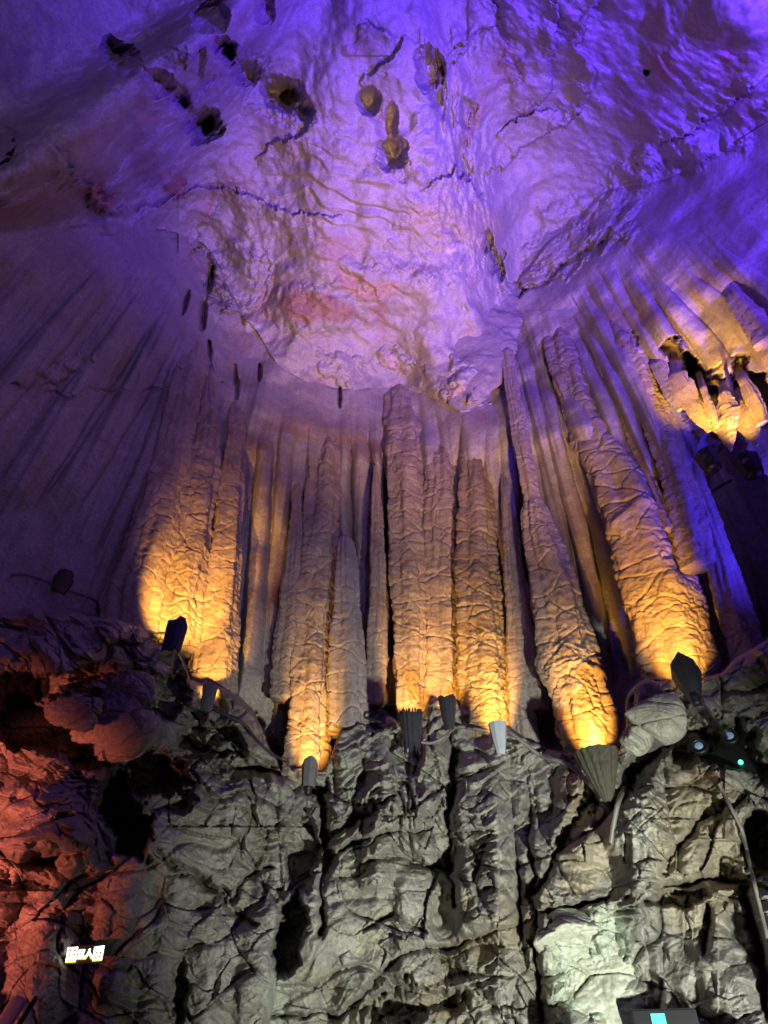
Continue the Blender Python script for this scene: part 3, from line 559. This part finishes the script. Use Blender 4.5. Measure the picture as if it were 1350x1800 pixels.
# ------------------------------------------------------------------ boulders
def boulder(px, py, wpx, hpx, out, label, mat, seed, rot=0.0, group='boulders on the lower wall', rough=1.0, depth=.8):
    r_ = np.random.RandomState(seed); c = surf(px, py, 0); dist = (c - Vector((0, 0, CAMZ))).length
    c = surf(px, py, 0) ; sx = wpx / 2 / F * dist * .9; sz = hpx / 2 / F * dist * .95; sy = (sx + sz) / 2 * depth
    c = surf(px, py, out)
    n = 150; u = np.linspace(-1, 1, n); th = np.linspace(0, 2 * np.pi, 2 * n, endpoint=False)
    U, TH = np.meshgrid(np.sin(u * np.pi / 2), th, indexing='ij'); rr = np.sqrt(np.maximum(0, 1 - U * U))
    d = np.stack([rr * np.cos(TH), rr * np.sin(TH), U], -1)
    nr = r_.normal(size=(16, 3)); nr /= np.linalg.norm(nr, axis=1)[:, None]; ds = r_.uniform(.72, 1.05, 16)
    dots = np.maximum(d @ nr.T, 1e-3); q = ds / dots; R = (np.sum(q ** -9.0, -1)) ** (-1 / 9.0)
    P = d * R[..., None] * np.array([sx, sy, sz])
    co_, so_ = math.cos(rot), math.sin(rot)
    P = np.stack([P[..., 0] * co_ - P[..., 2] * so_, P[..., 1], P[..., 0] * so_ + P[..., 2] * co_], -1)
    W = [P[..., 0] + seed, P[..., 1], P[..., 2]]
    dd = 0.022 * crust(W, seed) * rough + .05 * fbm(W, 1.8, 3) - 0
    f1, f2, i_ = worley(W, 1.5, 1.3); dd -= .05 * np.exp(-((f2 - f1) / .04) ** 2) * rough
    P = P + d * dd[..., None]
    a = -math.atan2(c[0], c[1]); ca, sa = math.cos(a), math.sin(a)
    P = np.stack([P[..., 0] * ca - P[..., 1] * sa, P[..., 0] * sa + P[..., 1] * ca, P[..., 2]], -1)
    i2 = np.arange(n * 2 * n).reshape(n, 2 * n); j2 = np.roll(i2, -1, 1)
    o = np_mesh('boulder', P.reshape(-1, 3), np.stack([i2[:-1], j2[:-1], j2[1:], i2[1:]], -1).reshape(-1, 4), mat); o.location = c
    tag(o, label, 'boulder', group); return o
boulder(28, 1292, 110, 62, .5, 'small wedge shaped boulder lit red at the left border above the dark gap', M_ROCKB, 3, .25)
boulder(130, 1252, 100, 56, .35, 'flat angular block, dull red, wedged in the dark cleft on the left', M_ROCKB, 5, .2)
boulder(215, 1275, 150, 130, .15, 'faceted reddish slab beside the dark cleft, below the small lit column', M_ROCKB, 8, -.35)
boulder(225, 1215, 100, 70, .25, 'rounded grey boulder left of and below the glowing rounded column foot', M_ROCKB, 12, .1)
boulder(1035, 1735, 160, 170, -.22, 'big pale mint coloured calcite boulder at the bottom right, above the green lit box', M_PALE, 17, .1, rough=1.3)
boulder(985, 1640, 90, 70, -.1, 'cream coloured knob joined above the pale mint boulder', M_PALE, 21, .6, rough=.6)
boulder(1165, 1262, 90, 90, .3, 'smooth grey boulder between the dark cone shade and the black leaf shaped hood', M_ROCKB, 26, -.2, rough=.5)
boulder(1120, 1300, 60, 60, .25, 'smaller tan boulder pressed against the right side of the dark cone shade', M_ROCKB, 29, .4, rough=.7)

# ------------------------------------------------------------------ lamps
import bmesh
def bm_obj(name, bm, mat, parent, loc=None):
    me = bpy.data.meshes.new(name); bmesh.ops.recalc_face_normals(bm, faces=bm.faces[:]); bm.to_mesh(me); bm.free(); me.materials.append(mat)
    o = bpy.data.objects.new(name, me); COL.objects.link(o); o.parent = parent
    if loc: o.location = loc
    return o
def shell(w_top, w_bot, h, cover=200, flutes=0, jag=0.0, thick=.02, seed=0, peak=0.0, facets=None):
    """curved shield around the lamp, open to the wall (+y); local z up from -h to 0"""
    bm = bmesh.new(); rr = random.Random(seed); nz = 14; na = facets or 40
    def mk(off):
        g = []
        for iz in range(nz + 1):
            s = iz / nz; row = []
            for ia in range(na + 1):
                a = math.radians(-90 - cover / 2 + cover * ia / na); fa = abs(ia / na - .5) * 2
                z = -h + (h + peak * (1 - fa)) * s
                if jag and iz == 0: z -= jag * rr.random() * (1 if off == 0 else .98) 
                if jag and iz == nz: z += jag * .35 * math.sin(ia * 1.9 + seed)
                w = w_bot + (w_top - w_bot) * (s ** .75) - off
                w *= 1 + .05 * (rr.random() - .5) if off == 0 and not facets else 1
                w *= 1 + (0.05 * math.cos(ia * flutes * 2 * math.pi / na) if flutes else 0)
                row.append(bm.verts.new((w * math.cos(a), w * math.sin(a) * .8, z)))
            g.append(row)
        return g
    o_, i_ = mk(0), mk(thick)
    for g, f in ((o_, 0), (i_, 1)):
        for a in range(nz):
            for b in range(na): 
                v = (g[a][b], g[a][b + 1], g[a + 1][b + 1], g[a + 1][b]); bm.faces.new(v if f == 0 else v[::-1])
    for b in range(na):
        bm.faces.new((o_[0][b + 1], o_[0][b], i_[0][b], i_[0][b + 1])); bm.faces.new((o_[nz][b], o_[nz][b + 1], i_[nz][b + 1], i_[nz][b]))
    for a in range(nz):
        bm.faces.new((o_[a][0], o_[a + 1][0], i_[a + 1][0], i_[a][0])); bm.faces.new((o_[a + 1][na], o_[a][na], i_[a][na], i_[a + 1][na]))
    return bm
def can(r, h, z0):
    bm = bmesh.new(); prof = [(0.001, 0), (r * .7, 0), (r * .8, h * .15), (r, h * .55), (r * 1.05, h * .6), (r * 1.05, h), (r * .9, h), (r * .88, h * .9), (.001, h * .88)]
    n = 24; g = [[bm.verts.new((a * math.cos(2 * math.pi * k / n), a * math.sin(2 * math.pi * k / n), z0 + b)) for k in range(n)] for a, b in prof]
    for i in range(len(g) - 1):
        for k in range(n): f = bm.faces.new((g[i][k], g[i][(k + 1) % n], g[i + 1][(k + 1) % n], g[i + 1][k])); f.smooth = True
    return bm
def disc(r, z):
    bm = bmesh.new(); bmesh.ops.create_circle(bm, cap_ends=True, segments=24, radius=r); [setattr(v.co, 'z', z) for v in bm.verts]; return bm

GL = 'amber uplights on the ledge'
def uplight(px, py, label, out_w, bot_w, h, mat, watts, tilt=.80, deg=58, flutes=0, jag=0.0, peak=0.0, facets=None, r_in=1.78, col=AMBER, cover=200, seed=0, tgt=None, glow=False, xs=.5, lift=.0):
    az = az_of(px, py); p = at_radius(px, py, float(plan_radius(az)) - r_in)
    t = empty('spotlight', p, label, 'spotlight', GL, rz=-math.radians(az))
    out_w *= .74; bot_w *= .74; h *= .80
    if h > 0:
        bm_obj('lamp_shield', shell(out_w, bot_w, h, cover, flutes, jag, seed=seed, peak=peak, facets=facets), mat, t)
    b = bm_obj('lamp_body', can(.05, .12, -.34), M_BLACK, t)
    l = bm_obj('lens', disc(.042, -.20), M_LENS, t)
    d = Vector((p.x, p.y, 0)).normalized()
    lp = p + Vector((0, 0, -.17 + lift))
    tg = p + d * (tilt * 5) + Vector((0, 0, 5)) if tgt is None else tgt
    s = spot('amber_spot', lp, tg, col, watts, deg, .9, .03); s.scale = (xs, 1, 1)
    return t
W = 780
uplight(312, 1100, 'jagged black hood with tooth like lower edge in front of the brightest yellow column foot', .17, .15, .36, M_DARKPL, W * 1.4, jag=.14, peak=.06, facets=6, seed=1, xs=.85)
uplight(370, 1208, 'round lamp glinting white at the foot of the small rounded column', .14, .09, .40, M_GREY, W * .8, seed=2, cover=120)
uplight(545, 1345, 'low grey pointed shield under the tallest orange column foot', .13, .10, .32, M_GREY, W * .9, peak=.09, facets=4, seed=3)
uplight(722, 1256, 'glassy jagged cover with dark vertical streaks below the narrow orange column', .19, .13, .48, M_DARKPL, W * .8, flutes=7, jag=.16, seed=4)
uplight(786, 1228, 'dark crumpled hood with pale specks below the peach column', .16, .08, .46, M_DARKPL, W * .7, jag=.08, facets=7, seed=5)
uplight(874, 1272, 'pale blue grey tapering shield below the glossy wet column', .15, .06, .48, M_BLUEGREY, W * 1.2, facets=5, seed=6)
uplight(1048, 1322, 'largest shade, dark olive fluted cone narrowing to a point below the leaning column', .31, .04, .66, M_OLIVE, W * 1.2, flutes=9, seed=7, cover=230)
uplight(1206, 1185, 'black leaf shaped faceted hood in front of the thickest column', .20, .06, .36, M_DARKPL, W * 1.6, peak=.20, facets=4, seed=8, r_in=2.15)
# side lamps aimed at the curtains on the right
for px, py, lb, sd in ((1238, 800, 'left of two black lamp housings against the blue hollow, aimed at the stone curtains', 9), (1308, 808, 'right of two black lamp housings, rounder, under the fang shaped stone tip', 10)):
    p = at_radius(px + 4, py + 2, 6.6)
    t = empty('spotlight', p, lb, 'spotlight', 'black lamp housings on the right', rz=-math.radians(az_of(px, py)))
    bm_obj('lamp_shield', shell(.15, .11, .24, 340, facets=7, peak=.05, seed=sd), M_BLACK, t)
    bm_obj('lamp_body', can(.105, .2, -.25), M_BLACK, t); bm_obj('lens', disc(.08, -.07), M_LENS, t)
    spot('amber_spot', p + Vector((0, 0, .03)), at_radius(px - 12, 725, 7.3), (1.0, .52, .08), 2400, 30, .8, .04)

# ------------------------------------------------------------------ cables
def cable(pts, r, label, mat=None, out=.03, pull=None):
    pts = np.array(pts, float); L = np.concatenate([[0], np.cumsum(np.hypot(*(pts[1:] - pts[:-1]).T))]); n = max(6, int(L[-1] / 5)); s = np.linspace(0, L[-1], n)
    X = np.interp(s, L, pts[:, 0]); Y = np.interp(s, L, pts[:, 1]); P = np.array([surf(x, y, 0) for x, y in zip(X, Y)])
    t = np.linalg.norm(P - np.array([0, 0, CAMZ]), axis=1); k_ = np.hanning(9); k_ /= k_.sum()
    t2 = np.array([t[max(0, i - 5):i + 6].min() for i in range(n)]); t2 = np.convolve(np.pad(t2, 4, 'edge'), k_, 'valid') - out
    X = np.convolve(np.pad(X, 4, 'edge'), k_, 'valid'); Y = np.convolve(np.pad(Y, 4, 'edge'), k_, 'valid')
    d = ray(X, Y); P = np.stack([d[0] * t2, d[1] * t2, d[2] * t2 + CAMZ], -1)
    c = bpy.data.curves.new('tmp', 'CURVE'); c.dimensions = '3D'; c.bevel_depth = r; c.bevel_resolution = 2
    sp = c.splines.new('POLY'); sp.points.add(n - 1); b = P[0].copy()
    for i in range(n): sp.points[i].co = (*(P[i] - b), 1)
    tmp = bpy.data.objects.new('tmp', c); COL.objects.link(tmp); me = bpy.data.meshes.new_from_object(tmp); bpy.data.objects.remove(tmp)
    me.name = 'cable'; me.materials.clear(); me.materials.append(mat or M_CABLE)
    for f in me.polygons: f.use_smooth = True
    o = bpy.data.objects.new('cable', me); COL.objects.link(o); o.location = Vector(b.tolist()); tag(o, label, 'cable', 'cables strung between the lamps'); return o
cable([(15, 1012), (40, 1008), (75, 1018), (110, 1034), (160, 1050), (200, 1072), (240, 1090), (290, 1108)], .018, 'thin grey cable crossing the left wall down to the jagged black hood')
cable([(372, 1246), (400, 1258), (430, 1272), (450, 1300), (480, 1328), (520, 1345)], .018, 'cable sagging from the round lamp to the low grey pointed shield', M_CABLEB)
cable([(738, 1304), (760, 1308), (790, 1290), (800, 1276), (830, 1280), (862, 1286)], .02, 'grey cable running from the glassy cover to the pale blue grey shield')
cable([(893, 1285), (920, 1305), (950, 1330), (985, 1338), (1010, 1350), (1035, 1375), (1055, 1402), (1072, 1425)], .026, 'pale cable curving below the dark cone shade from the left')
cable([(1098, 1384), (1086, 1410), (1078, 1450), (1073, 1485)], .027, 'thick pale green conduit dropping straight below the dark cone shade')
cable([(1262, 1375), (1280, 1410), (1305, 1460), (1318, 1520), (1335, 1590), (1352, 1660)], .018, 'pale cable hanging down the rock at the lower right below the twin lamp box')
cable([(1300, 1098), (1282, 1140), (1258, 1170), (1228, 1195)], .016, 'black cable arching to the black leaf shaped hood from the upper right', M_CABLEB)
cable([(1290, 842), (1270, 852), (1250, 864), (1236, 880)], .02, 'short black cable below the two black lamp housings', M_CABLEB)
cable([(1215, 1215), (1235, 1235), (1262, 1270), (1280, 1300)], .014, 'thin cable from the black leaf shaped hood down to the twin lamp box', M_CABLEB)
cable([(585, 1255), (605, 1232), (640, 1262), (680, 1272)], .016, 'dark cable looped on the ledge left of the glassy cover', M_CABLEB)

# ------------------------------------------------------------------ small fixtures
def box_bm(sx, sy, sz, bev=.01, c=(0, 0, 0)):
    bm = bmesh.new(); bmesh.ops.create_cube(bm, size=1)
    for v in bm.verts: v.co = (v.co.x * sx + c[0], v.co.y * sy + c[1], v.co.z * sz + c[2])
    bmesh.ops.bevel(bm, geom=bm.edges[:], offset=bev, segments=2, affect='EDGES'); return bm
def facing(o, p, roll=0.0, pitch=0.0):
    o.rotation_euler = (pitch, roll, -math.atan2(p.x, p.y))
M_GREEN = mat_plain('green_indicator', (.1, .8, .5), .4, emit=(0.05, 1.0, 0.42), estr=6)
M_CYAN = mat_plain('green_sign_face', (.1, .8, .6), .4, emit=(0.0, 1.0, 0.42), estr=1.6)
M_HEAD = mat_plain('lamp_glass', (.16, .24, .36), .12, emit=(.35, .6, 1.0), estr=.2, noise_amt=.8)
p = surf(1275, 1338, .25)
t = empty('emergency_light', p, 'black twin headed emergency lamp box with a green indicator, right of the cone shade', 'emergency light'); facing(t, p, -.12, -.35)
bm_obj('housing', box_bm(.40, .12, .34, .015, (0.03, 0, -.04)), M_BLACK, t)
for sx in (-.18, .16):
    bmh = can(.085, .12, 0); h = bm_obj('lamp_head', bmh, M_BLACK, t, (sx, -.02, .19)); h.rotation_euler = (math.radians(95), 0, 0)
    bg_ = bmesh.new(); bmesh.ops.create_uvsphere(bg_, u_segments=20, v_segments=10, radius=.046)
    for v in bg_.verts: v.co.z *= .35
    q = bm_obj('lens', bg_, M_HEAD, h, (0, 0, .12))
bgr = bmesh.new(); bmesh.ops.create_uvsphere(bgr, u_segments=12, v_segments=8, radius=.024); bm_obj('indicator', bgr, M_GREEN, t, (.13, -.065, -.13))
p = surf(1172, 1806, .12)
t = empty('exit_sign', p, 'dark box with a cyan green lit face, cut off by the bottom border', 'exit sign'); facing(t, p, .02, -.05)
bm_obj('housing', box_bm(.52, .08, .24, .012), M_BLACK, t)
bmg = bmesh.new()
for c_, s_ in (((-.05, 0), (.11, .17)), ((.055, -.06), (.05, .03)), ((-.17, -.05), (.03, .05))):
    r = bmesh.ops.create_cube(bmg, size=1)['verts']
    for v in r: v.co = (v.co.x * s_[0] + c_[0], v.co.y * .01 - .044, v.co.z * s_[1] + c_[1])
bm_obj('lit_face', bmg, M_CYAN, t)
# glowing lettering on the lower left
M_GLOW = mat_plain('lit_lettering', (1, 1, 1), .4, emit=(1.0, .93, .86), estr=3)
M_GLOWY = mat_plain('lit_letter_edge', (1, .8, .1), .4, emit=(1.0, .72, .05), estr=1.3)
p = surf(150, 1677, .35); p = at_radius(150, 1677, math.hypot(p.x, p.y)); t = empty('lit_sign', p, 'small glowing white sign of four characters on the dark lower left rock', 'lit sign'); facing(t, p, -.12, -.1); t.scale = (.62, .62, .62)
def strokes(name, segs, w, mat, x0, dz=0, th=.03, y=0):
    bm = bmesh.new()
    for (x1, z1, x2, z2) in segs:
        a = Vector((x1, 0, z1)); b = Vector((x2, 0, z2)); d = b - a; L = d.length; n = Vector((-d.z, 0, d.x)) / L * w / 2; e = d / L * w * .4
        pts = [a - n - e, b - n + e, b + n + e, a + n - e]
        f = [bm.verts.new((q.x, y - th, q.z + dz)) for q in pts]; g_ = [bm.verts.new((q.x, y, q.z + dz)) for q in pts]
        bm.faces.new(f); bm.faces.new(g_[::-1])
        for k_ in range(4): bm.faces.new((f[k_], g_[k_], g_[(k_ + 1) % 4], f[(k_ + 1) % 4]))
    return bm_obj(name, bm, mat, t, (x0, 0, 0))
glyphs = [([(-.055, -.07, -.055, .07), (-.055, .07, .05, .07), (.05, .07, .05, -.07), (-.055, -.07, .05, -.07), (-.03, .02, .03, .02), (-.03, -.03, .03, -.03), (0, .05, 0, -.05)], -.165, 1),
          ([(-.035, .05, -.035, -.05), (-.035, -.05, -.01, -.03), (0, .05, .015, .01), (.035, .05, .02, -.02), (.02, -.02, 0, -.055), (.02, -.02, .045, -.055)], -.05, .8),
          ([(0, .055, -.015, 0), (-.015, 0, -.05, -.055), (0, .02, .05, -.055)], .045, .8),
          ([(-.05, -.07, -.05, .06), (-.05, .06, .055, .07), (.055, .07, .05, -.07), (-.05, -.07, .05, -.07), (-.02, .03, .025, .03), (-.025, -.02, .025, -.02), (0, .04, 0, -.04)], .16, 1)]
for segs, x0, sc in glyphs:
    sg = [tuple(v * sc for v in s_) for s_ in segs]
    strokes('character', sg, .021, M_GLOW, x0); strokes('character_edge', [s_ for s_ in sg if min(s_[1], s_[3]) < -.03 * sc], .022, M_GLOWY, x0, dz=-.010, th=.02)
bm_obj('sign_board', box_bm(.50, .02, .22, .006, (0, .02, 0)), M_BLACK, t)
# small lamp on the cable, left
p = surf(112, 1018, .12); t = empty('wall_lamp', p, 'small dark lamp clipped on the thin cable high on the left wall', 'lamp'); facing(t, p)
bm_obj('lamp_body', can(.10, .2, -.1), M_OLIVE, t); bm_obj('lamp_shield', shell(.13, .09, .22, 190, facets=6, seed=3), M_OLIVE, t)
# bracketed lamp at the bottom left
p = surf(14, 1790, .5); t = empty('floodlight', p, 'pale metal floodlight bracket lit pink in the bottom left corner', 'floodlight'); facing(t, p, .35)
M_PM = mat_plain('pale_metal', (.6, .58, .56), .35, .3)
bm_obj('housing', box_bm(.10, .14, .24, .015), M_PM, t); bm_obj('bracket', box_bm(.03, .16, .30, .008, (.085, 0, .01)), M_DARKPL, t)
